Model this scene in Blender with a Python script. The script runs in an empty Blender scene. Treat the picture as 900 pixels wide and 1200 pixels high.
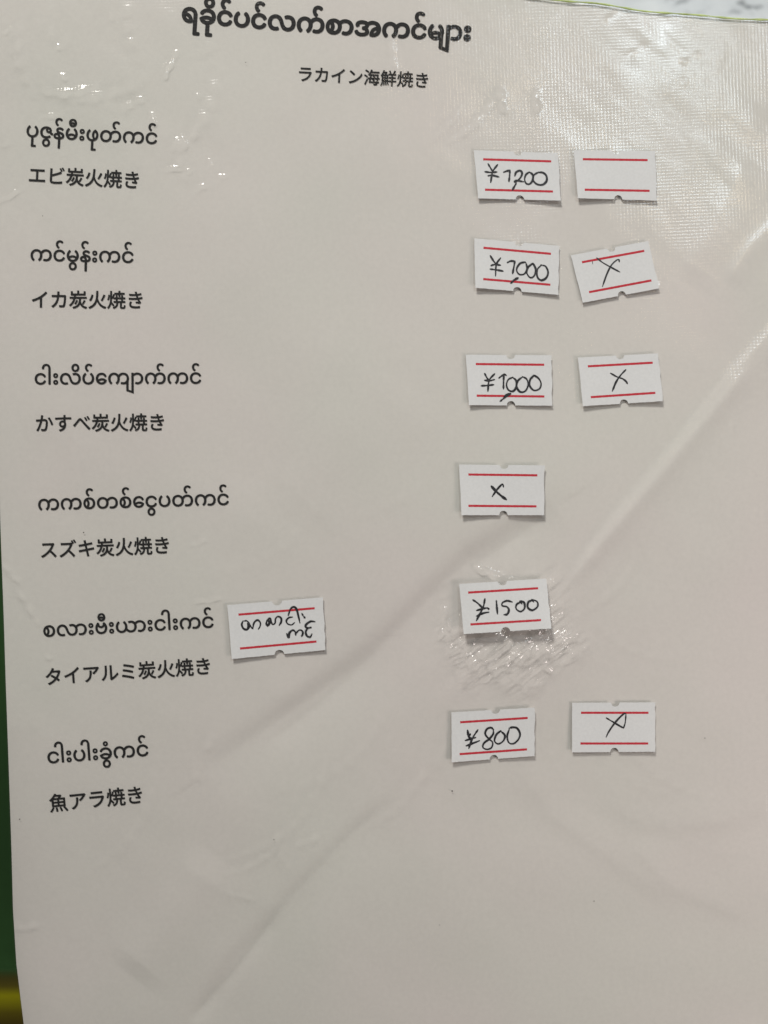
import bpy, math, random
import numpy as np
from mathutils import Vector

# ------------------------------------------------------------------ set-up
S = bpy.context.scene
COL = S.collection
D = 0.26                      # camera height over the page (m)
K = 0.264 / 1200.0            # metres of page per photograph pixel

cam_d = bpy.data.cameras.new('camera')
cam = bpy.data.objects.new('camera', cam_d); COL.objects.link(cam)
cam.location = (0, 0, D)
cam_d.sensor_fit = 'VERTICAL'; cam_d.sensor_height = 24
cam_d.lens = 24 * D / 0.264
cam_d.clip_start = 0.01; cam_d.clip_end = 50
cam_d.dof.use_dof = True
cam_d.dof.focus_distance = D - 0.001
cam_d.dof.aperture_fstop = 2.6
S.camera = cam

w = bpy.data.worlds.new('World'); S.world = w; w.use_nodes = True
bg = w.node_tree.nodes['Background']
bg.inputs[0].default_value = (1.0, 0.95, 0.88, 1); bg.inputs[1].default_value = 0.06

def area(name, loc, target, size, size_y, power, color):
    d = bpy.data.lights.new(name, 'AREA'); d.shape = 'RECTANGLE'
    d.size = size; d.size_y = size_y; d.energy = power; d.color = color
    o = bpy.data.objects.new(name, d); COL.objects.link(o)
    o.location = loc
    o.rotation_euler = (Vector(target) - Vector(loc)).to_track_quat('-Z', 'Y').to_euler()
    return o
area('ceiling_panel', (-0.25, 0.86, 0.70), (0, 0.02, 0), 0.20, 0.20, 10.0, (1.0, 0.975, 0.925))
area('added_side_fill', (0.40, -0.20, 0.29), (0.06, -0.1, 0), 0.16, 0.16, 1.0, (1.0, 0.88, 0.84))  # unseen fill, added to brighten the lower right of the page
area('cool_tube_lamp', (0.314, 0.449, 0.80), (0, 0, 0), 0.10, 0.03, 0.95, (0.80, 0.92, 1.0))
area('cool_tube_lamp', (0.215, 0.525, 0.80), (0, 0, 0), 0.07, 0.02, 0.22, (0.85, 0.93, 1.0))
area('warm_bulb', (0.388, 0.353, 0.90), (0, 0, 0), 0.03, 0.03, 0.20, (1.0, 0.80, 0.55))
area('warm_bulb', (0.167, 0.476, 0.90), (0, 0, 0), 0.03, 0.03, 0.12, (1.0, 0.80, 0.55))
area('warm_bulb', (-0.50, 0.98, 0.90), (0, 0, 0), 0.03, 0.03, 0.35, (1.0, 0.85, 0.62))

vs = S.view_settings
vs.view_transform = 'Standard'; vs.look = 'None'; vs.exposure = 0.0; vs.gamma = 1.0
S.cycles.use_denoising = True
S.cycles.sample_clamp_direct = 6.0
S.cycles.max_bounces = 8; S.cycles.transparent_max_bounces = 8
S.cycles.sample_clamp_indirect = 4.0

rnd = random.Random(7)

# ------------------------------------------------------------------ numeric helpers
def vnoise(x, y, seed):
    """smooth value noise in -1..1 for arrays x, y (one cell per unit)"""
    r = np.random.RandomState(seed).rand(256, 256) * 2 - 1
    xi = np.floor(x).astype(int); yi = np.floor(y).astype(int)
    fx = x - xi; fy = y - yi
    fx = fx * fx * fx * (fx * (fx * 6 - 15) + 10); fy = fy * fy * fy * (fy * (fy * 6 - 15) + 10)
    a = r[xi % 256, yi % 256]; b = r[(xi + 1) % 256, yi % 256]
    c = r[xi % 256, (yi + 1) % 256]; d = r[(xi + 1) % 256, (yi + 1) % 256]
    return (a * (1 - fx) + b * fx) * (1 - fy) + (c * (1 - fx) + d * fx) * fy

def polydist(px, py, pts):
    """distance to a polyline and the share of the way along it"""
    best = np.full(px.shape, 1e9); tt = np.zeros(px.shape)
    side = np.zeros(px.shape)
    n = len(pts) - 1
    for i in range(n):
        ax, ay = pts[i]; bx, by = pts[i + 1]
        dx, dy = bx - ax, by - ay; L2 = dx * dx + dy * dy
        t = np.clip(((px - ax) * dx + (py - ay) * dy) / L2, 0, 1)
        d = np.hypot(px - ax - t * dx, py - ay - t * dy)
        s = np.sign((px - ax) * dy - (py - ay) * dx)
        m = d < best
        best = np.where(m, d, best); tt = np.where(m, (i + t) / n, tt); side = np.where(m, s, side)
    return best, tt, side

# creases pressed into page and sleeve: (points in photo px, height mm, half width px, asymmetry)
CREASES = [
    ([(930, 360), (860, 440), (780, 540), (712, 620), (660, 690)], 0.34, 15, 0.6),
    ([(880, 425), (850, 462), (775, 552), (708, 630), (668, 682)], 0.20, 6, 0.5),
    ([(640, 604), (596, 634), (548, 664)], -0.14, 7, 0.3),
    ([(440, 765), (372, 826), (310, 872)], -0.10, 7, 0.3),
    ([(330, 1065), (275, 1135), (222, 1196)], -0.16, 6, 0.3),
    ([(650, 592), (600, 625), (552, 655), (500, 705), (440, 765), (360, 822), (240, 905)], -0.60, 24, 0.5),
    ([(470, 925), (400, 990), (330, 1065), (270, 1130), (215, 1210)], -0.26, 20, 0.6),
    ([(250, 1000), (190, 1090), (150, 1140)], 0.30, 26, 0.2),
    ([(610, 900), (650, 955), (720, 1005), (800, 1060)], 0.11, 16, 0.4),
    ([(690, 930), (760, 965), (850, 960), (900, 940)], 0.09, 14, 0.4),
    ([(740, 985), (790, 1040), (880, 1075)], 0.09, 12, 0.4),
    ([(920, 250), (880, 290), (850, 330)], 0.14, 10, 0.4),
    ([(880, 180), (840, 260), (800, 330)], 0.16, 16, 0.4),
    ([(470, 440), (400, 520), (330, 600)], 0.20, 40, 0.3),
    ([(300, 560), (230, 700), (150, 880)], 0.18, 45, 0.3),
]
def page_h(px, py):
    """height of the paper in mm at photo px"""
    x = px / 100.0; y = py / 100.0
    h = 1.0 + 0.9 * np.sin((px - 60) / 900 * math.pi) * np.cos((py - 500) / 1500 * math.pi)
    h += 0.55 * vnoise(x / 3.1 + 5, y / 3.3 + 2, 3) + 0.22 * vnoise(x / 1.3 + 1, y / 1.5, 4)
    h += 0.05 * vnoise(x / 0.55, y / 0.6, 5)
    for pts, a, wd, asy in CREASES:
        d, t, s = polydist(px, py, pts)
        taper = np.clip(np.minimum(t, 1 - t) * 6 + 0.15, 0, 1)
        ww = wd * (1 + asy * s)
        h += 1.15 * a * np.exp(-(d / (ww * 1.25)) ** 2) * taper
    # the page lifts and turns over a little at its lower left edge
    h += -2.2 * np.exp(-np.maximum(px - 5, 0) / 28.0) * np.clip((py - 850) / 350, 0, 1.3)
    return h

DENTS = [  # small creases pressed into the plastic: x, y, length, angle deg, height mm, width px
    (8, 34, 14, -35, .10, 1.6), (16, 68, 12, 70, .10, 2.0), (6, 166, 12, -20, .08, 1.6),
    (12, 227, 34, -28, .14, 1.6), (85, 106, 60, -6, .12, 2.2), (68, 53, 6, 40, .12, 1.6), (130, 18, 6, 60, .12, 1.6),
    (73, 88, 8, 10, .12, 1.8), (200, 72, 28, -58, .20, 2.2), (194, 84, 14, -66, .16, 1.8), (154, 48, 7, 30, .10, 1.5),
    (179, 138, 13, 68, .24, 2.2), (158, 118, 22, -24, .12, 2.2), (215, 164, 16, 72, .15, 1.6), (203, 168, 14, -66, .12, 1.6),
    (232, 111, 6, 50, .12, 1.5), (228, 150, 20, -70, .10, 3), (246, 190, 12, 75, .10, 1.6), (203, 196, 24, -8, .12, 1.6),
    (222, 199, 8, -30, .14, 1.6), (234, 219, 14, -30, .14, 1.6), (60, 134, 26, -8, .08, 2.2), (130, 122, 70, 12, .08, 5),
    (245, 60, 40, 75, .10, 8), (262, 205, 12, -10, .12, 1.6), (232, 634, 22, -18, .10, 1.6), (243, 702, 34, -8, .12, 1.6),
    (10, 670, 34, 48, .14, 2.6), (26, 700, 30, 60, .14, 3.2), (38, 720, 24, 60, .12, 2.6), (55, 768, 10, 20, .10, 2),
    (460, 60, 46, 84, .10, 2.4), (720, 17, 26, -40, .06, 3), (745, 60, 30, -30, .05, 3),
    (811, 68, 32, -28, .05, 3), (845, 70, 32, -70, .05, 3), (795, 100, 40, -36, .05, 4), (700, 500, 4, 0, .1, 1.5),
    (858, 500, 12, 80, .10, 2), (770, 335, 10, -40, .08, 2), (30, 1086, 30, -8, .12, 3), (420, 262, 30, 40, .06, 6),
    (560, 140, 90, -44, .10, 3), (628, 120, 26, 86, .20, 3.5), (588, 118, 24, 86, .20, 3.0), (520, 150, 60, -44, .06, 2),
    (230, 905, 22, 80, .08, 3), (245, 870, 20, -60, .08, 4),
    # broader soft folds of the loose film
    (22, 70, 90, 76, .13, 6), (150, 34, 96, 82, .10, 7), (105, 112, 130, -4, .13, 5), (243, 130, 120, -64, .13, 6), (210, 182, 70, 82, .12, 4),
    (60, 40, 70, 30, .09, 6), (700, 880, 190, 52, .05, 4), (760, 900, 200, 40, .05, 4), (655, 900, 150, 62, .05, 4), (800, 980, 160, 30, .04, 4),
    (480, 930, 120, -52, .05, 4), (520, 880, 140, -58, .05, 4), (420, 880, 200, -46, .05, 5), (350, 960, 190, -48, .05, 4), (170, 950, 200, -66, .05, 5),
    (740, 760, 120, 24, .05, 4), (720, 690, 100, -44, .06, 4), (500, 560, 200, -46, .05, 6), (350, 620, 220, -50, .05, 6), (300, 1010, 60, -30, .06, 3),
    (330, 1000, 50, 70, .06, 3), (360, 985, 40, -20, .06, 3), (285, 1050, 40, 10, .06, 3),
    # sharp folds in the torn patch
    (577, 752, 22, -42, .28, 1.5), (596, 746, 20, -50, .26, 1.5), (605, 746, 10, -40, .24, 1.5), (616, 743, 20, -38, .28, 1.6),
    (617, 753, 12, -35, .30, 1.8), (633, 754, 20, -42, .26, 1.5), (594, 765, 9, -45, .28, 2.0), (588, 779, 26, -45, .28, 1.5),
    (571, 793, 16, -38, .22, 1.4), (552, 758, 9, -30, .24, 1.5), (528, 759, 12, -78, .26, 1.6), (644, 752, 9, -30, .24, 1.5),
    (603, 768, 8, 50, .24, 1.5), (522, 716, 10, -80, .24, 1.8), (516, 742, 14, -50, .20, 1.6), (525, 730, 12, 70, .2, 1.6),
    (607, 755, 26, -44, .18, 1.4), (600, 760, 34, -42, .16, 1.4), (560, 776, 16, -44, .2, 1.4), (566, 667, 14, 8, .2, 1.6),
    (575, 672, 40, 22, .3, 3.0), (538, 750, 10, 60, .2, 1.5), (625, 765, 16, -60, .2, 1.8), (640, 780, 30, 55, .2, 2.2),
]
TC = (597, 742)               # middle of the torn and crumpled patch of plastic
def sleeve_h(px, py):
    """height of the plastic film in mm at photo px"""
    h = page_h(px, py) + 0.55
    x = px / 100.0; y = py / 100.0
    # loose film: long soft waves, stronger to the upper left and upper right
    a = 0.11 + 0.36 * np.exp(-((px - 120) / 190) ** 2 - ((py - 90) / 170) ** 2) \
        + 0.36 * np.exp(-((px - 780) / 190) ** 2 - ((py - 110) / 150) ** 2)
    u = (x * 0.75 + y * 0.66); v = (-x * 0.66 + y * 0.75)
    h = h + a * 0.40 * vnoise(u / 0.85, v / 0.28, 11) + a * 0.12 * vnoise(x / 0.22, y / 0.3, 12) \
          + a * 0.035 * vnoise(u / .13, v / .07, 14) + 0.02 * vnoise(x / .35, y / 0.35, 13)
    # faint vertical seam of the pocket near the right edge
    h = h + 0.03 * np.exp(-((px - 895) / 2.2) ** 2) * np.clip((py - 380) / 120, 0, 1)
    for (cx, cy, L, ang, am, wd) in DENTS:
        wd = wd * 1.25
        m = (np.abs(px - cx) < L / 2 + 12) & (np.abs(py - cy) < L / 2 + 12)
        if not m.any(): continue
        X = px[m] - cx; Y = py[m] - cy
        ca, sa = math.cos(math.radians(ang)), math.sin(math.radians(ang))
        p = X * ca + Y * sa; q = -X * sa + Y * ca + 0.004 * p * p + 0.7 * np.sin(p * 0.35 + cx)
        h[m] += 1.7 * am * np.exp(-(q / wd) ** 2) * np.exp(-(p / (L * 0.5)) ** 4) * (0.8 + 0.3 * np.sin(p * 0.32 + cy))
    # the crumpled patch round the replaced label
    X = px - TC[0]; Y = py - TC[1]
    r = np.hypot(X / 94.0, (Y + 8) / 78.0)
    r = r + 0.16 * vnoise(px / 26.0, py / 26.0, 21)
    m = np.clip(1.12 - r, 0, 1); m = m * m * (3 - 2 * m)
    uu = X * 0.80 - Y * 0.60; vv = X * 0.60 + Y * 0.80      # folds run up to the right
    rid = 1 - np.abs(vnoise(uu / 46.0 + 3, vv / 11.0 + 9, 22)) * 1.7
    rid2 = 1 - np.abs(vnoise(uu / 17.0, vv / 5.0, 23)) * 1.7
    rid3 = 1 - np.abs(vnoise(px / 13.0, py / 13.0, 24)) * 1.7
    rid4 = 1 - np.abs(vnoise(uu / 16.0 + 7, vv / 3.2, 26)) * 1.7
    low = np.clip((Y + 50) / 70, 0.40, 1)
    h = h + m * (0.45 + 0.80 * rid + low * (0.60 * rid2 + 0.34 * rid3 + 0.26 * rid4))
    # wrinkles that radiate from it
    ang = np.arctan2(Y, X); rr = np.hypot(X, Y)
    rad = np.exp(-((rr - 95) / 60.0) ** 2)
    h = h + 0.16 * rad * vnoise(ang * 4.2 + 40, rr / 90.0 + 3, 25)
    return h

def to_xy(px, py, z):
    """page point seen at photo px for height z (m)"""
    s = (1 - z / D)
    return (px - 450.0) * K * s, (600.0 - py) * K * s

# ------------------------------------------------------------------ object helpers
def mesh_obj(name, verts, faces, mat, parent=None, smooth=False, **props):
    me = bpy.data.meshes.new(name)
    me.from_pydata([tuple(map(float, v)) for v in verts], [], faces)
    me.update()
    if smooth:
        me.polygons.foreach_set('use_smooth', [True] * len(me.polygons))
    me.materials.append(mat)
    o = bpy.data.objects.new(name, me); COL.objects.link(o)
    if parent is not None: o.parent = parent
    for k, v in props.items(): o[k] = v
    return o

def grid_obj(name, X, Y, Z, mat, parent=None, thick=None, **props):
    """grid (rows, cols) of points to a mesh; thick adds an underside"""
    n, m = X.shape
    co = np.stack([X, Y, Z], -1).reshape(-1, 3).astype(np.float32)
    idx = np.arange(n * m).reshape(n, m)
    q = np.stack([idx[:-1, :-1], idx[1:, :-1], idx[1:, 1:], idx[:-1, 1:]], -1).reshape(-1, 4)
    if thick:
        co2 = co.copy(); co2[:, 2] -= thick
        q2 = q[:, ::-1] + n * m
        def wall(line, flip):
            a, b = line[:-1], line[1:]
            f = np.stack([a, b, b + n * m, a + n * m], -1)
            return f[:, ::-1] if flip else f
        top, both = co, np.concatenate([co, co2])
        ws = [wall(idx[0], True), wall(idx[-1], False), wall(idx[:, 0], False), wall(idx[:, -1], True)]
        wq = np.concatenate(ws); used = np.unique(wq)      # edge walls get vertices of their own: crisp cut edges
        remap = np.zeros(len(both), int); remap[used] = np.arange(len(used)) + len(both)
        co = np.concatenate([both, both[used]])
        q = np.concatenate([q, q2, remap[wq]])
    me = bpy.data.meshes.new(name)
    me.vertices.add(len(co)); me.vertices.foreach_set('co', co.ravel())
    me.loops.add(q.size); me.loops.foreach_set('vertex_index', q.ravel().astype(np.int32))
    me.polygons.add(len(q))
    me.polygons.foreach_set('loop_start', np.arange(0, q.size, 4, dtype=np.int32))
    me.polygons.foreach_set('loop_total', np.full(len(q), 4, dtype=np.int32))
    sm = np.zeros(len(q), dtype=bool); sm[:(n - 1) * (m - 1) * (2 if thick else 1)] = True
    me.polygons.foreach_set('use_smooth', sm)
    me.update(calc_edges=True); me.validate()
    me.materials.append(mat)
    o = bpy.data.objects.new(name, me); COL.objects.link(o)
    if parent is not None: o.parent = parent
    for k, v in props.items(): o[k] = v
    return o

# ------------------------------------------------------------------ materials
def new_mat(name):
    m = bpy.data.materials.new(name); m.use_nodes = True
    nt = m.node_tree
    return m, nt, nt.nodes['Principled BSDF']
def node(nt, kind, **kw):
    n = nt.nodes.new(kind)
    for k, v in kw.items(): setattr(n, k, v)
    return n
def noise(nt, scale, detail=3, rough=.5, dist=0, vec=None):
    n = node(nt, 'ShaderNodeTexNoise')
    n.inputs['Scale'].default_value = scale; n.inputs['Detail'].default_value = detail
    n.inputs['Roughness'].default_value = rough; n.inputs['Distortion'].default_value = dist
    if vec is not None: nt.links.new(vec, n.inputs['Vector'])
    return n
def ramp(nt, src, stops):
    r = node(nt, 'ShaderNodeValToRGB'); e = r.color_ramp.elements
    while len(e) < len(stops): e.new(0.5)
    for i, (p, c) in enumerate(stops):
        e[i].position = p; e[i].color = (*c, 1)
    nt.links.new(src, r.inputs[0]); return r
def math_n(nt, op, a, b=None, c=None):
    n = node(nt, 'ShaderNodeMath', operation=op)
    for i, v in enumerate((a, b, c)):
        if v is None: continue
        if isinstance(v, (int, float)): n.inputs[i].default_value = v
        else: nt.links.new(v, n.inputs[i])
    return n.outputs[0]

def mat_paper():
    m, nt, b = new_mat('office_paper')
    tc = node(nt, 'ShaderNodeTexCoord').outputs['Object']
    n1 = noise(nt, 14, 2, .5, 0, tc)
    r1 = ramp(nt, n1.outputs['Fac'], [(.30, (.742, .737, .695)), (.52, (.762, .735, .706)), (.72, (.776, .729, .711))])
    n2 = noise(nt, 900, 4, .65, 0, tc)
    r2 = ramp(nt, n2.outputs['Fac'], [(.25, (.94, .94, .94)), (.75, (1, 1, 1))])
    mx = node(nt, 'ShaderNodeMixRGB', blend_type='MULTIPLY'); mx.inputs[0].default_value = 1
    nt.links.new(r1.outputs[0], mx.inputs[1]); nt.links.new(r2.outputs[0], mx.inputs[2])
    nt.links.new(mx.outputs[0], b.inputs['Base Color'])
    b.inputs['Roughness'].default_value = .85; b.inputs['Specular IOR Level'].default_value = .25
    bp = node(nt, 'ShaderNodeBump'); bp.inputs['Strength'].default_value = .25; bp.inputs['Distance'].default_value = .00003
    nt.links.new(n2.outputs['Fac'], bp.inputs['Height']); nt.links.new(bp.outputs[0], b.inputs['Normal'])
    return m
def mat_label():
    m, nt, b = new_mat('label_paper')
    tc = node(nt, 'ShaderNodeTexCoord').outputs['Object']
    n2 = noise(nt, 1600, 4, .6, 0, tc)
    r2 = ramp(nt, n2.outputs['Fac'], [(.25, (.62, .63, .63)), (.75, (.68, .69, .69))])
    nt.links.new(r2.outputs[0], b.inputs['Base Color'])
    b.inputs['Roughness'].default_value = .6; b.inputs['Specular IOR Level'].default_value = .3
    bp = node(nt, 'ShaderNodeBump'); bp.inputs['Strength'].default_value = .3; bp.inputs['Distance'].default_value = .00004
    n3 = noise(nt, 500, 3, .6, 0, tc)
    nt.links.new(n3.outputs['Fac'], bp.inputs['Height']); nt.links.new(bp.outputs[0], b.inputs['Normal'])
    return m
def mat_ink(name, c0, c1, rough, scale=2500):
    m, nt, b = new_mat(name)
    tc = node(nt, 'ShaderNodeTexCoord').outputs['Object']
    n2 = noise(nt, scale, 3, .6, 0, tc)
    r2 = ramp(nt, n2.outputs['Fac'], [(.3, c0), (.75, c1)])
    nt.links.new(r2.outputs[0], b.inputs['Base Color'])
    b.inputs['Roughness'].default_value = rough; b.inputs['Specular IOR Level'].default_value = .3
    return m
def mat_film():
    """thin clear embossed plastic: a clear sheet with a gloss on the bumps of its fine weave"""
    m, nt, b = new_mat('embossed_clear_film'); nt.nodes.remove(b)
    out = nt.nodes['Material Output']
    tc = node(nt, 'ShaderNodeTexCoord').outputs['Object']
    rot = node(nt, 'ShaderNodeVectorRotate', rotation_type='Z_AXIS'); rot.inputs['Angle'].default_value = math.radians(-2.5)
    nt.links.new(tc, rot.inputs['Vector'])
    wob = noise(nt, 30, 1, .5, 0, tc)
    sx = node(nt, 'ShaderNodeSeparateXYZ'); nt.links.new(rot.outputs[0], sx.inputs[0])
    w = math_n(nt, 'MULTIPLY', wob.outputs['Fac'], 0.0012)
    px = math_n(nt, 'ADD', sx.outputs[0], w); py = math_n(nt, 'ADD', sx.outputs[1], w)
    amp_n = noise(nt, 45, 2, .5, 0, tc)
    amp = math_n(nt, 'MULTIPLY_ADD', amp_n.outputs['Fac'], 0.21, -0.045)
    PX, PY = 0.00088, 0.00083
    s1 = math_n(nt, 'SINE', math_n(nt, 'MULTIPLY', px, 2 * math.pi / PX))
    s2 = math_n(nt, 'SINE', math_n(nt, 'MULTIPLY', py, 2 * math.pi / PY))
    s1 = math_n(nt, 'MULTIPLY', s1, math_n(nt, 'MULTIPLY', s1, s1)); s2 = math_n(nt, 'MULTIPLY', s2, math_n(nt, 'MULTIPLY', s2, s2))
    s1 = math_n(nt, 'MULTIPLY', s1, amp); s2 = math_n(nt, 'MULTIPLY', s2, amp)
    cx = node(nt, 'ShaderNodeCombineXYZ'); nt.links.new(s1, cx.inputs[0]); nt.links.new(s2, cx.inputs[1])
    geo = node(nt, 'ShaderNodeNewGeometry')
    ad = node(nt, 'ShaderNodeVectorMath', operation='ADD'); nt.links.new(geo.outputs['Normal'], ad.inputs[0]); nt.links.new(cx.outputs[0], ad.inputs[1])
    no = node(nt, 'ShaderNodeVectorMath', operation='NORMALIZE'); nt.links.new(ad.outputs[0], no.inputs[0])
    fr = node(nt, 'ShaderNodeFresnel')
    nt.links.new(math_n(nt, 'MULTIPLY_ADD', geo.outputs['Backfacing'], 1 / 1.5 - 1.5, 1.5), fr.inputs['IOR'])   # thin film: same from both sides
    
    tr = node(nt, 'ShaderNodeBsdfTransparent'); lw = node(nt, 'ShaderNodeLayerWeight'); lw.inputs['Blend'].default_value = .5
    ab = ramp(nt, lw.outputs['Facing'], [(0.0, (.985, .985, .975)), (.10, (.972, .972, .962)), (.36, (.92, .92, .91)), (.8, (.6, .6, .59))])
    nt.links.new(ab.outputs[0], tr.inputs[0])    # wrinkle shading put into the tint of steep folds, beyond the longer path
    gl = node(nt, 'ShaderNodeBsdfGlossy'); gl.inputs['Roughness'].default_value = .11; nt.links.new(no.outputs[0], gl.inputs['Normal'])
    mx = node(nt, 'ShaderNodeMixShader'); nt.links.new(math_n(nt, 'MULTIPLY', fr.outputs[0], 1.85), mx.inputs[0])   # both faces of the film reflect
    nt.links.new(tr.outputs[0], mx.inputs[1]); nt.links.new(gl.outputs[0], mx.inputs[2])
    df = node(nt, 'ShaderNodeBsdfDiffuse'); df.inputs[0].default_value = (.8, .8, .78, 1)
    mx2 = node(nt, 'ShaderNodeMixShader'); mx2.inputs[0].default_value = .008
    nt.links.new(mx.outputs[0], mx2.inputs[1]); nt.links.new(df.outputs[0], mx2.inputs[2])
    nt.links.new(mx2.outputs[0], out.inputs[0])
    return m
def mat_plain(name, col, rough, var=.15, scale=60, spec=.5):
    m, nt, b = new_mat(name)
    tc = node(nt, 'ShaderNodeTexCoord').outputs['Object']
    n2 = noise(nt, scale, 4, .6, 0, tc)
    lo = tuple(c * (1 - var) for c in col); hi = tuple(min(1, c * (1 + var)) for c in col)
    r2 = ramp(nt, n2.outputs['Fac'], [(.3, lo), (.7, hi)])
    nt.links.new(r2.outputs[0], b.inputs['Base Color'])
    b.inputs['Roughness'].default_value = rough; b.inputs['Specular IOR Level'].default_value = spec
    return m
def mat_marble():
    m, nt, b = new_mat('speckled_marble')
    tc = node(nt, 'ShaderNodeTexCoord').outputs['Object']
    mp = node(nt, 'ShaderNodeMapping'); mp.inputs['Rotation'].default_value = (0, 0, math.radians(-22)); mp.inputs['Scale'].default_value = (1, 2.3, 1)
    nt.links.new(tc, mp.inputs[0])
    n1 = noise(nt, 62, 5, .62, .6, mp.outputs[0])
    r1 = ramp(nt, n1.outputs['Fac'], [(.34, (.06, .07, .075)), (.40, (.26, .28, .29)), (.45, (.54, .58, .60)), (.70, (.66, .70, .71))])
    nt.links.new(r1.outputs[0], b.inputs['Base Color'])
    b.inputs['Roughness'].default_value = .3
    return m
PAPER, LABEL, FILM = mat_paper(), mat_label(), mat_film()
PRINT = mat_ink('black_toner', (.005, .005, .006), (.014, .014, .015), .75)
PEN = mat_ink('black_pen_ink', (.008, .008, .010), (.045, .045, .05), .45, 1800)
RED = mat_ink('red_label_print', (.42, .020, .035), (.58, .045, .06), .6, 3000)
SPECK = mat_ink('dark_speck', (.02, .018, .015), (.05, .045, .04), .8)
MARBLE = mat_marble()
GREEN = mat_plain('dark_green_card', (.022, .062, .018), .7, .2, 30, .2)
YELLOW = mat_plain('yellow_card', (.13, .12, .002), .7, .2, 30, .2)
TRIM = mat_plain('yellow_green_trim', (.46, .56, .20), .18, .3, 300, .9)
BOARD = mat_plain('grey_board', (.45, .44, .42), .8, .1, 200)

# ------------------------------------------------------------------ the table
TZ = -0.045
def slab(name, x0, x1, y0, y1, z0, z1, mat, parent=None, bev=.001, **props):
    """bevelled slab"""
    b = min(bev, (z1 - z0) * .45)
    rings = [(b, z0), (0, z0 + b), (0, z1 - b), (b * .3, z1 - b * .3), (b, z1)]
    v = []; f = []
    for ins, z in rings:
        v += [(x0 + ins, y0 + ins, z), (x1 - ins, y0 + ins, z), (x1 - ins, y1 - ins, z), (x0 + ins, y1 - ins, z)]
    for r in range(len(rings) - 1):
        for i in range(4):
            a = r * 4 + i; c = r * 4 + (i + 1) % 4
            f.append((a, c, c + 4, a + 4))
    f.append((3, 2, 1, 0)); t = (len(rings) - 1) * 4; f.append((t, t + 1, t + 2, t + 3))
    return mesh_obj(name, v, f, mat, parent, **props)
slab('table_surface', -.60, .60, -.60, .60, TZ - .03, TZ, MARBLE, kind='structure',
     label='white marble table top with grey flecks under the menu')

# green card folder whose edge shows left of the page
def pxx(px): return (px - 450) * K
def pyy(py): return (600 - py) * K
gf = bpy.data.objects.new('card_folder', None); COL.objects.link(gf); gf.location = (pxx(-20), pyy(900), TZ)
gf['label'] = 'dark green card folder with yellow lower band under the left edge of the page'
gf['category'] = 'folder'
def rel(o, p):
    o.parent = p; o.matrix_parent_inverse.identity()
    o.location = Vector(o.location) - Vector(p.location); return o
s = 1.16
nt_ = YELLOW.node_tree; b_ = nt_.nodes['Principled BSDF']; g_ = nt_.nodes.new('ShaderNodeTexCoord'); x_ = nt_.nodes.new('ShaderNodeSeparateXYZ')
nt_.links.new(g_.outputs['Generated'], x_.inputs[0])      # printed fade from green to yellow
r_ = ramp(nt_, x_.outputs[1], [(.15, (.034, .022, .002)), (.375, (.075, .062, .002)), (.62, (.22, .21, .002)), (.75, (.075, .062, .006)), (.875, (.05, .045, .008)), (1, (.022, .062, .018))])
nt_.links.new(r_.outputs[0], b_.inputs['Base Color'])
rel(slab('cover', pxx(-260), pxx(140), pyy(1262) * s, pyy(300), TZ + .0005, TZ + .0035, GREEN), gf)
rel(slab('yellow_band', pxx(-258), pxx(148), pyy(1215) * s, pyy(1135) * s, TZ + .0036, TZ + .0041, YELLOW, bev=.0002), gf)

# ------------------------------------------------------------------ page and sleeve
EY = [-60, 300, 500, 640, 720, 800, 900, 1000, 1067, 1130, 1200, 1270]
EX = [-14, -9, -4, 0.5, 3.5, 6, 9.5, 12.8, 14.5, 18.5, 27, 38]
TX = [-60, 500, 600, 650, 700, 750, 800, 850, 900, 980]
TY = [-26, -12, -6, -1, 4, 11.5, 16.5, 20, 23, 26]
def sheet(nu, nv, inset, top_inset, hfun, lift, fine=False):
    def spaced(n, span, bands):       # rows or columns closer together where the film is crumpled
        t = np.linspace(0, 1, 2000); q = t * span[1] + (1 - t) * span[0]
        wt = np.ones_like(t)
        for a, b, k in bands: wt = np.maximum(wt, np.where((q > a) & (q < b), k, 1))
        c = np.cumsum(wt); c = (c - c[0]) / (c[-1] - c[0])
        return np.interp(np.linspace(0, 1, n), c, t)
    if fine:
        u = spaced(nu, (-14, 962), [(500, 665, 2.4), (0, 300, 1.3)]); v = spaced(nv, (0, 1262), [(650, 820, 2.4), (0, 250, 1.6)])
    else:
        u = np.linspace(0, 1, nu); v = np.linspace(0, 1, nv)
    V, U = np.meshgrid(v, u, indexing='ij')
    right = 962 - inset
    # first guess of y, then edges
    px0 = -14 + U * (right + 14)
    top = np.interp(px0, TX, TY) + top_inset
    py = top + V * (1262 - top)
    left = np.interp(py, EY, EX) + inset
    px = left + U * (right - left)
    h = hfun(px, py) * 1e-3 + lift
    X, Y = to_xy(px, py, h)
    return X, Y, h
def empty(name, loc, **p):
    o = bpy.data.objects.new(name, None); COL.objects.link(o); o.location = loc
    for k, v in p.items(): o[k] = v
    return o

page = empty('menu_page', (0, 0, 0),
    label='printed white menu page with Burmese and Japanese dish names inside the clear sleeve', category='menu page')
X, Y, Z = sheet(300, 400, 0.8, 2.6, page_h, 0)
grid_obj('paper_sheet', X, Y[::1], Z, PAPER, page, thick=.00010)

sleeve = empty('plastic_sleeve', (0, 0, 0),
    label='clear embossed plastic sleeve over the menu page, crinkled and torn near the middle', category='sleeve')
X, Y, Z = sheet(760, 1050, -0.6, 0.0, sleeve_h, 0, True)
grid_obj('clear_film', X, Y, Z, FILM, sleeve)
# backing board inside, under the page
slab('backing_board', pxx(40), pxx(930), pyy(1225), pyy(45), TZ + .0040, -.0006, BOARD, sleeve)
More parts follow.
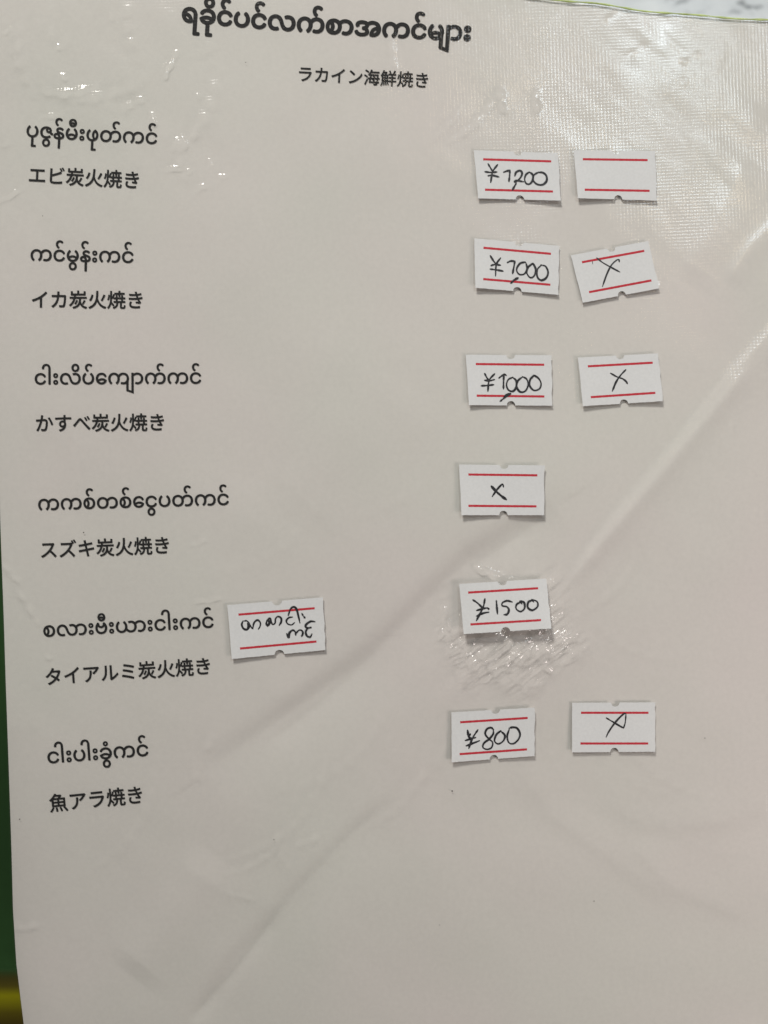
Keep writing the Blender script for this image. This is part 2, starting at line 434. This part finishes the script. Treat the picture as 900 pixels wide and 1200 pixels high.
# welded upper edge, with a yellow-green border
def tube(path, r, mat, name, parent, seg=8, **props):
    v = []; f = []
    n = len(path)
    for i, p in enumerate(path):
        p = Vector(p); t = (Vector(path[min(i + 1, n - 1)]) - Vector(path[max(i - 1, 0)])).normalized()
        a = t.cross(Vector((0, 0, 1))).normalized(); b = a.cross(t)
        rr = r(i) if callable(r) else r
        for k in range(seg):
            th = 2 * math.pi * k / seg
            v.append(p + a * (math.cos(th) * rr * 1.5) + b * (math.sin(th) * rr))
    for i in range(n - 1):
        for k in range(seg):
            a = i * seg + k; b = i * seg + (k + 1) % seg
            f.append((a, b, b + seg, a + seg))
    f.append(tuple(range(seg))[::-1]); f.append(tuple((n - 1) * seg + k for k in range(seg)))
    return mesh_obj(name, v, f, mat, parent, smooth=True, **props)
path = []
for px in np.arange(-10, 960, 4.0):
    py = float(np.interp(px, TX, TY)) + 0.6 * math.sin(px * .06) + .5
    h = float(sleeve_h(np.array([px]), np.array([py]))[0]) * 1e-3
    x, y = to_xy(px, py, h); path.append((x, y, h))
tube(path, lambda i: .00015 + .00006 * math.sin(i * .9) * math.sin(i * .23), TRIM, 'edge_trim', sleeve)

# ------------------------------------------------------------------ printed text
def text_mesh(body, kern=None, bold=0.0):
    c = bpy.data.curves.new('lettering', 'FONT'); c.body = body; c.size = 1; c.resolution_u = 5
    c.offset = bold
    if kern:
        for i, k in kern.items(): c.body_format[i].kerning = k
    o = bpy.data.objects.new('lettering', c); COL.objects.link(o)
    dg = bpy.context.evaluated_depsgraph_get(); dg.update()
    m = bpy.data.meshes.new_from_object(o.evaluated_get(dg))
    bpy.data.objects.remove(o); bpy.data.curves.remove(c)
    co = np.zeros(len(m.vertices) * 3); m.vertices.foreach_get('co', co)
    return m, co.reshape(-1, 3)
def ymin_of(ch):
    m, co = text_mesh(ch); y = co[:, 1].min(); bpy.data.meshes.remove(m); return y
def printed(name, body, p0, p1, sag=0.0, jp=False, kern=None, bold=0.0, label=None):
    """bottom-left of first glyph on p0, bottom-right of last on p1 (photo px)"""
    m, co = text_mesh(body, kern, 0)
    x0, x1 = co[:, 0].min(), co[:, 0].max()
    ya, yb = (ymin_of(body[0]), ymin_of(body[-1])) if jp else (-.01, -.01)
    a = np.array(p0, float); b = np.array(p1, float)
    s = np.hypot(*(b - a)) / (x1 - x0)
    a[1] += ya * s; b[1] += yb * s           # back to the baseline
    t = (co[:, 0] - x0) / (x1 - x0)
    d = (b - a) / np.hypot(*(b - a)); n = np.array([d[1], -d[0]])
    px = a[0] + (b[0] - a[0]) * t + n[0] * co[:, 1] * s
    py = a[1] + (b[1] - a[1]) * t + n[1] * co[:, 1] * s + sag * 4 * t * (1 - t)
    z = page_h(px, py) * 1e-3 + .00012
    X, Y = to_xy(px, py, z)
    P3 = np.stack([X, Y, z], -1)
    polys = [tuple(p.vertices) for p in m.polygons]
    bpy.data.meshes.remove(m)
    V, F = [], []
    rings = [(0, 0)] if not bold else [(bold * s * K * math.cos(k * math.pi / 4), bold * s * K * math.sin(k * math.pi / 4)) for k in range(8)]
    for i, (ox, oy) in enumerate(rings):    # heavier strokes: the glyphs spread a little each way
        o_ = len(V)
        V += [(p[0] + ox, p[1] + oy, p[2] + i * 4e-6) for p in P3]
        F += [tuple(k + o_ for k in f) for f in polys]
    o = mesh_obj(name, V, F, PRINT, page)
    if label: o['label'] = label
    return o
printed('printed_heading', 'ရခိုင်ပင်လက်စာအကင်များ', (213.6, 25.0), (550.5, 47.5), sag=2.6, bold=.036,
        label='bold Burmese heading ရခိုင်ပင်လက်စာအကင်များ across the top')
printed('printed_subheading', 'ラカイン海鮮焼き', (350.2, 94.5), (501, 102.5), jp=True, bold=.014, label='Japanese subheading ラカイン海鮮焼き under the heading')
ROWS = [
    ('ပုဇွန်မီးဖုတ်ကင်', (31, 160), (183.5, 168.8), 0.6, None, 'エビ炭火焼き', (34, 212), (162, 220.5)),
    ('ကင်မွန်းကင်', (36, 305.3), (156, 308), 0, None, 'イカ炭火焼き', (37.6, 360), (166.7, 361)),
    ('ငါးလိပ်\u1031ကျာက်ကင်', (41, 450.5), (235.5, 449.5), 0, 'li', 'かすべ炭火焼き', (42.6, 505), (192, 504)),
    ('ကကစ်တစ်\u1031ငွပတ်ကင်', (45.2, 598), (268, 591.6), 0, None, 'スズキ炭火焼き', (48.5, 653.4), (198, 648)),
    ('စလားဗီးယားငါးကင်', (51.4, 746.4), (250.3, 735.3), 0, None, 'タイアルミ炭火焼き', (54.4, 802.5), (246.4, 789.5)),
    ('ငါးပါးခွံကင်', (56.4, 894.7), (173.9, 885.6), 0, None, '魚アラ焼き', (59, 952), (167, 940.5)),
]
for my, a, b, sag, kk, jp, c, d in ROWS:
    kern = None
    if kk == 'li':
        i = my.index('\u102d'); kern = {i - 1: -.22, i: .22}
    full = my.replace('\u1031ကျ', 'ကျ\u1031').replace('\u1031ငွ', 'ငွ\u1031')
    printed('dish_name', my, a, b, sag, kern=kern, bold=.016, label='Burmese dish name ' + full + ' in black print')
    printed('dish_translation', jp, c, d, jp=True, bold=.016, label='Japanese dish name ' + jp + ' in black print')

# ------------------------------------------------------------------ labels
def catmull(P, n=8):
    P = [np.array(p, float) for p in P]
    if len(P) == 2:
        return [P[0] + (P[1] - P[0]) * t for t in np.linspace(0, 1, 6)]
    Q = [2 * P[0] - P[1]] + P + [2 * P[-1] - P[-2]]
    out = []
    for i in range(1, len(Q) - 2):
        for t in np.linspace(0, 1, n, endpoint=False):
            p0, p1, p2, p3 = Q[i - 1], Q[i], Q[i + 1], Q[i + 2]
            out.append(.5 * ((2 * p1) + (p2 - p0) * t + (2 * p0 - 5 * p1 + 4 * p2 - p3) * t * t + (3 * p1 - p0 - 3 * p2 + p3) * t ** 3))
    out.append(P[-1]); return out

def bilin(c, u, v):
    (ax, ay), (bx, by), (cx, cy), (dx, dy) = c      # TL TR BR BL
    return (ax * (1 - u) * (1 - v) + bx * u * (1 - v) + cx * u * v + dx * (1 - u) * v,
            ay * (1 - u) * (1 - v) + by * u * (1 - v) + cy * u * v + dy * (1 - u) * v)
def inv_bilin(c, px, py):
    u = v = .5
    for _ in range(12):
        x, y = bilin(c, u, v)
        e = 1e-4
        x1, y1 = bilin(c, u + e, v); x2, y2 = bilin(c, u, v + e)
        J = np.array([[(x1 - x) / e, (x2 - x) / e], [(y1 - y) / e, (y2 - y) / e]])
        du, dv = np.linalg.solve(J, [px - x, py - y]); u += du; v += dv
    return u, v

def label_sticker(org, sc, corners, red, notch, strokes, lift, curl, text, penw, hand_name):
    P = lambda q: (org[0] + q[0] / sc, org[1] + q[1] / sc)
    c = [P(q) for q in corners]
    # height of the label plane: fitted to the film, never through it
    uu, vv = np.meshgrid(np.linspace(0, 1, 12), np.linspace(0, 1, 8))
    gx, gy = bilin(c, uu, vv)
    hs = sleeve_h(gx, gy)
    A = np.stack([np.ones(uu.size), uu.ravel(), vv.ravel(), (uu * uu).ravel()], -1)
    co, *_ = np.linalg.lstsq(A, hs.ravel(), rcond=None)
    off = max(0.0, float((hs.ravel() - A @ co).max()))
    rs = rnd.random()
    def zf(u, v):      # mm
        base = co[0] + co[1] * u + co[2] * v + co[3] * u * u + off * .6 + .07 + lift * .7
        k0, k1, k2, k3 = curl         # TL TR BR BL
        w = lambda a, b: np.clip(1 - np.hypot(a, b * .55) / .62, 0, 1) ** 2
        base = base + k0 * w(u, v) + k1 * w(1 - u, v) + k2 * w(1 - u, 1 - v) + k3 * w(u, 1 - v)
        return base + .05 * np.sin(u * 5 + rs * 9)
    def world(px, py, dz=0.0):
        u, v = inv_bilin(c, px, py)
        z = (float(zf(np.clip(u, 0, 1), np.clip(v, 0, 1))) + dz) * 1e-3
        x, y = to_xy(px, py, z); return (x, y, z)
    # columns over u with notched top and bottom
    nt_, nb_ = inv_bilin(c, *P(notch[0])), inv_bilin(c, *P(notch[1]))
    ut, ub = nt_[0], nb_[0]; ru, rv = 1.12 / 22, 1.12 / 12.4
    us = set(np.linspace(0, 1, 45).tolist())
    for m in (ut, ub):
        us |= set((m + ru * np.sin(np.linspace(-math.pi / 2, math.pi / 2, 15))).tolist())
        us |= {m - ru * 1.03, m + ru * 1.03}
    us = np.array(sorted(us))
    us = us[np.concatenate([[True], np.diff(us) > 1e-5])]
    jt = np.array([rnd.uniform(-1, 1) for _ in us]) * .0025
    def nd(m): 
        q = 1 - ((us - m) / ru) ** 2
        return np.where(q > 0, rv * np.sqrt(np.clip(q, 0, 1)), 0)
    vt = nd(ut) * .9 + jt * 0.5; vb = 1 - nd(ub) * .95 + jt
    rows = 9
    tt = np.linspace(0, 1, rows)[:, None]
    V = vt[None] * (1 - tt) + vb[None] * tt
    U = np.repeat(us[None], rows, 0).copy()
    U[:, 0] += np.array([rnd.uniform(-1, 1) for _ in range(rows)]) * .002
    U[:, -1] += np.array([rnd.uniform(-1, 1) for _ in range(rows)]) * .005
    # cut corners very slightly rounded
    px, py = bilin(c, U, V)
    z = zf(np.clip(U, 0, 1), np.clip(V, 0, 1)) * 1e-3
    X, Y = to_xy(px, py, z)
    cu, cv = P(((corners[0][0] + corners[2][0]) / 2, (corners[0][1] + corners[2][1]) / 2))
    root = empty('price_label', world(cu, cv, -.1), label=text, category='price label', group='small labels with two red lines stuck on the sleeve')
    L = Vector(root.location)
    grid_obj('label_paper', X - L.x, Y - L.y, z - L.z, LABEL, root, thick=.00012)
    def ribbon(path, wf, dz):
        v = []; n = len(path)
        for i, p in enumerate(path):
            a = path[max(i - 1, 0)]; b = path[min(i + 1, n - 1)]
            t = np.array(b) - np.array(a); t = t / (np.hypot(*t) + 1e-9); nn = np.array([-t[1], t[0]])
            wd = wf(i / (n - 1))
            for sgn in (1, -1):
                q = np.array(p) + nn * wd * sgn
                v.append(Vector(world(q[0], q[1], dz)) - L)
        return v, [(2 * i, 2 * i + 1, 2 * i + 3, 2 * i + 2) for i in range(n - 1)]
    for a, b in red:
        a, b = np.array(P(a)), np.array(P(b)); n = 40
        pts = [a + (b - a) * i / n for i in range(n + 1)]
        ph = rnd.uniform(0, 6)
        v, f = ribbon(pts, lambda t: 1.28 + .10 * math.sin(t * 37 + ph) * math.sin(t * 91 + ph), .025)
        mesh_obj('red_line', v, f, RED, root)
    if strokes:
        V_, F_ = [], []
        for si, st in enumerate(strokes):
            wscale = 1.0
            if isinstance(st, tuple): wscale, st = st
            pts = [np.array(P(q)) for q in catmull(st)]
            ph = rnd.uniform(0, 6)
            # dense resample + a rounded end
            wf = lambda t: penw * wscale * (.92 + .18 * math.sin(t * 7 + ph) + .08 * math.sin(t * 23 + ph * 2)) * min(1, .5 + t * 9, .35 + (1 - t) * 9)
            v, f = ribbon(pts, wf, .045 + .006 * si)
            o = len(V_); V_ += v; F_ += [tuple(k + o for k in q) for q in f]
            # blobs at the ends
            for e, ww in ((0, .7), (-1, .6)):
                o = len(V_); r = penw * wscale * ww
                V_ += [Vector(world(pts[e][0] + r * math.cos(k * math.pi / 4), pts[e][1] + r * math.sin(k * math.pi / 4), .047 + .006 * si)) - L for k in range(8)]
                F_.append(tuple(o + k for k in range(8)))
        mesh_obj(hand_name, V_, F_, PEN, root)
    return root

Z75 = 7.5
label_sticker((550, 170), Z75, [(40, 45), (778, 70), (802, 488), (78, 468)], [((122, 125), (720, 143)), ((138, 392), (735, 408))], [(428, 58), (446, 478)],
    [[(165, 165), (205, 232)], [(248, 172), (205, 235), (188, 328)], [(138, 234), (190, 240), (242, 236)], [(165, 270), (200, 265), (260, 280)],
     [(302, 238), (330, 228), (358, 220)], [(356, 222), (354, 270), (348, 320)],
     [(400, 270), (412, 238), (445, 224), (464, 245), (450, 285), (415, 318), (396, 322), (408, 310), (440, 315), (478, 322)],
     [(412, 335), (397, 362), (378, 395)],
     [(525, 238), (497, 260), (486, 300), (500, 336), (530, 341), (556, 310), (558, 262), (528, 236)],
     [(608, 238), (570, 262), (562, 308), (595, 343), (645, 347), (680, 312), (675, 265), (640, 240), (592, 242)]],
    .10, (0, .35, .5, .3), 'price label handwritten ¥1,200 in the top row, left of the blank label', 1.15, 'handwritten_price')
label_sticker((665, 170), Z75, [(55, 45), (770, 50), (785, 488), (92, 466)], [((135, 124), (705, 132)), ((152, 392), (722, 402))], [(430, 50), (447, 476)],
    [], .12, (.0, .1, .2, .5), 'blank price label with nothing written between its red lines, top row right', 1, '')
label_sticker((545, 275), Z75, [(82, 32), (828, 98), (818, 528), (90, 466)], [((162, 115), (755, 168)), ((160, 390), (750, 440))], [(475, 66), (460, 496)],
    [[(222, 185), (250, 230), (275, 262)], [(312, 205), (275, 262), (268, 362)], [(228, 272), (262, 262), (312, 268)], [(222, 302), (280, 310), (335, 320)],
     [(372, 245), (400, 232), (436, 232)], [(438, 232), (428, 290), (418, 342)],
     [(528, 240), (482, 254), (453, 305), (475, 347), (520, 345), (546, 300), (534, 245)],
     [(592, 255), (555, 285), (543, 335), (572, 376), (606, 363), (622, 310), (602, 260), (582, 256)],
     [(672, 266), (636, 305), (635, 368), (668, 400), (712, 380), (730, 330), (708, 278), (666, 266)],
     (1.15, [(466, 380), (435, 396), (402, 425)])],
    .10, (0, .1, .2, .6), 'price label handwritten ¥1000 in the second row, tilted down to the right', 1.15, 'handwritten_price')
label_sticker((665, 275), Z75, [(30, 182), (712, 55), (805, 472), (135, 598)], [((128, 242), (675, 142)), ((190, 505), (738, 402))], [(385, 116), (480, 536)],
    [[(258, 205), (310, 245), (380, 285), (460, 328)], [(455, 238), (452, 220), (430, 225), (385, 270), (345, 350), (308, 455)], (.4, [(220, 235), (222, 260)])],
    .10, (0, .1, .4, .3), 'steeply tilted label with a large cross in the second row right', .95, 'handwritten_cross')
label_sticker((540, 405), Z75, [(45, 80), (797, 85), (803, 528), (72, 523)], [((132, 162), (733, 168)), ((140, 440), (735, 447))], [(438, 82), (442, 526)],
    [[(210, 245), (228, 280), (245, 305)], [(297, 248), (250, 305), (238, 402)], [(210, 305), (255, 308), (297, 298)], [(180, 353), (235, 350), (290, 343)],
     [(335, 285), (365, 262), (385, 254), (400, 262)], [(378, 262), (376, 320), (375, 380)],
     [(458, 278), (418, 298), (402, 345), (420, 390), (460, 400), (488, 360), (485, 305), (455, 280)],
     [(542, 275), (503, 308), (490, 358), (520, 405), (565, 400), (591, 350), (580, 295), (542, 272)],
     [(642, 265), (610, 298), (605, 350), (642, 392), (690, 380), (706, 335), (686, 290), (650, 265), (630, 268)],
     (1.5, [(436, 422), (400, 440), (375, 465)]), (.8, [(375, 465), (345, 490)])],
    .12, (0, .2, .2, .5), 'price label handwritten ¥1000 in the third row, level, comma crossing its lower red line', 1.15, 'handwritten_price')
label_sticker((670, 405), Z75, [(55, 105), (760, 68), (802, 488), (98, 532)], [((142, 182), (712, 150)), ((168, 453), (735, 415))], [(425, 84), (460, 512)],
    [[(342, 243), (400, 275), (445, 290), (475, 312), (490, 335)], [(475, 212), (430, 260), (390, 320), (357, 400)]],
    .14, (0, .2, .5, .4), 'label with a curved cross in the third row right of the ¥1000 label', 1.1, 'handwritten_cross')
label_sticker((530, 535), Z75, [(60, 70), (812, 78), (805, 515), (82, 515)], [((142, 158), (748, 165)), ((142, 433), (740, 438))], [(455, 74), (450, 515)],
    [(1.5, [(345, 262), (385, 305), (430, 345), (475, 378)]), [(352, 350), (390, 295), (430, 250), (445, 245), (450, 268)]],
    .14, (0, .5, .3, .6), 'label with a small thick cross, alone in the fourth row', 1.1, 'handwritten_cross')
label_sticker((530, 670), Z75, [(62, 108), (825, 60), (872, 498), (100, 548)], [((140, 183), (755, 145)), ((160, 463), (780, 425))], [(440, 84), (470, 522)],
    [[(182, 248), (222, 275), (268, 320)], [(287, 238), (270, 315), (212, 430)], [(215, 340), (290, 320), (318, 322), (318, 332)], [(215, 390), (270, 365), (322, 355)],
     [(388, 255), (392, 310), (398, 370)],
     [(525, 265), (482, 255), (442, 272), (440, 298), (480, 308), (498, 335), (484, 372), (455, 378)],
     [(602, 265), (566, 288), (562, 325), (600, 350), (635, 322), (632, 272), (598, 260), (612, 282)],
     [(702, 250), (668, 268), (665, 315), (705, 338), (750, 305), (745, 262), (700, 246), (716, 264)]],
    .42, (0.1, .2, .8, .5), 'price label handwritten ¥1500 on the crumpled torn patch of plastic', 1.2, 'handwritten_price')
label_sticker((520, 820), Z75, [(68, 112), (800, 70), (797, 495), (70, 550)], [((145, 198), (738, 160)), ((140, 478), (732, 436))], [(457, 90), (440, 522)],
    [(1.3, [(210, 270), (216, 305), (228, 348)]), (.9, [(235, 300), (225, 325), (245, 340)]), [(300, 265), (255, 335), (220, 428)], [(190, 358), (235, 345), (282, 332)], [(198, 405), (250, 385), (315, 360)],
     [(438, 262), (415, 245), (380, 258), (365, 300), (395, 342), (430, 375), (420, 420), (380, 436), (345, 418), (355, 380), (400, 345), (435, 300), (436, 262)],
     [(502, 272), (462, 308), (447, 362), (480, 388), (525, 360), (537, 312), (502, 276)],
     [(575, 262), (558, 320), (572, 375), (612, 386), (655, 350), (671, 300), (645, 250), (605, 242), (575, 250)]],
    .14, (0, .4, .3, .6), 'price label handwritten ¥800, lowest in the price column', 1.15, 'handwritten_price')
label_sticker((660, 815), Z75, [(78, 65), (808, 62), (808, 495), (78, 500)], [((157, 152), (750, 152)), ((152, 422), (747, 422))], [(458, 64), (450, 498)],
    [[(380, 198), (450, 240), (530, 287)], (.8, [(530, 287), (545, 240), (552, 168)]), [(552, 162), (535, 160), (490, 200), (440, 260), (400, 320), (378, 365)]],
    .12, (0, .1, .4, .3), 'label with a looped cross in the bottom row right of the ¥800 label', 1.05, 'handwritten_cross')
label_sticker((260, 695), 900 / 130, [(45, 98), (818, 35), (842, 462), (80, 535)], [((135, 175), (753, 123)), ((147, 450), (768, 393))], [(447, 66), (467, 502)],
    [(w_, [(103.8 + .7692 * a, 103.8 + .7692 * b) for a, b in st]) for w_, st in (
        (1.1, [(88, 160), (75, 198), (92, 238), (128, 250), (155, 222), (152, 182), (126, 158), (100, 160)]), (1.0, [(136, 182), (142, 215), (130, 250)]),
        (1.0, [(160, 200), (176, 225), (192, 240)]), (1.0, [(192, 240), (204, 180), (240, 150), (270, 175), (268, 215), (250, 245)]),
        (1.3, [(346, 212), (334, 182), (350, 148), (366, 180), (348, 214)]),
        (1.1, [(352, 140), (374, 132), (384, 168), (402, 195), (426, 180), (432, 135), (458, 112), (490, 130), (490, 170), (470, 205)]),
        (.9, [(610, 118), (572, 124), (546, 155), (558, 188), (600, 200), (632, 176)]), (1.2, [(566, 98), (590, 32), (628, 10), (655, 42), (672, 105), (688, 178)]),
        (1.0, [(710, 80), (722, 104)]), (1.2, [(733, 114), (740, 128)]),
        (1.2, [(550, 295), (570, 332), (578, 284), (614, 256), (640, 276), (644, 308)]), (1.0, [(644, 290), (680, 256), (714, 264), (718, 298), (704, 322)]),
        (1.1, [(845, 165), (800, 164), (756, 194), (748, 222), (780, 232), (806, 224)]), (1.1, [(806, 228), (768, 240), (750, 275), (762, 315), (796, 328), (815, 296)]))],
    .12, (0, .1, .3, .4), 'label with handwritten Burmese words, left of centre beside the fifth dish name', 1.05, 'handwritten_words')

# small dark specks of dirt on the sleeve
specks = [(98, 624, 1.0), (50, 253, .7), (530, 927, 1.1), (696, 1056, .9), (321, 984, .8), (826, 865, .8), (23, 960, .9), (288, 73, .7), (515, 1084, .6)]
V_, F_ = [], []
for (px, py, r) in specks:
    h = float(sleeve_h(np.array([float(px)]), np.array([float(py)]))[0]) * 1e-3 + .00003
    x, y = to_xy(px, py, h); o = len(V_); R = r * K * .8
    V_ += [(x + R * math.cos(k * math.pi / 3) * rnd.uniform(.7, 1.3), y + R * math.sin(k * math.pi / 3) * rnd.uniform(.7, 1.3), h) for k in range(6)]
    V_.append((x, y, h + R * .5))
    F_ += [(o + k, o + (k + 1) % 6, o + 6) for k in range(6)]
mesh_obj('dirt_specks', V_, F_, SPECK, sleeve, kind='stuff')
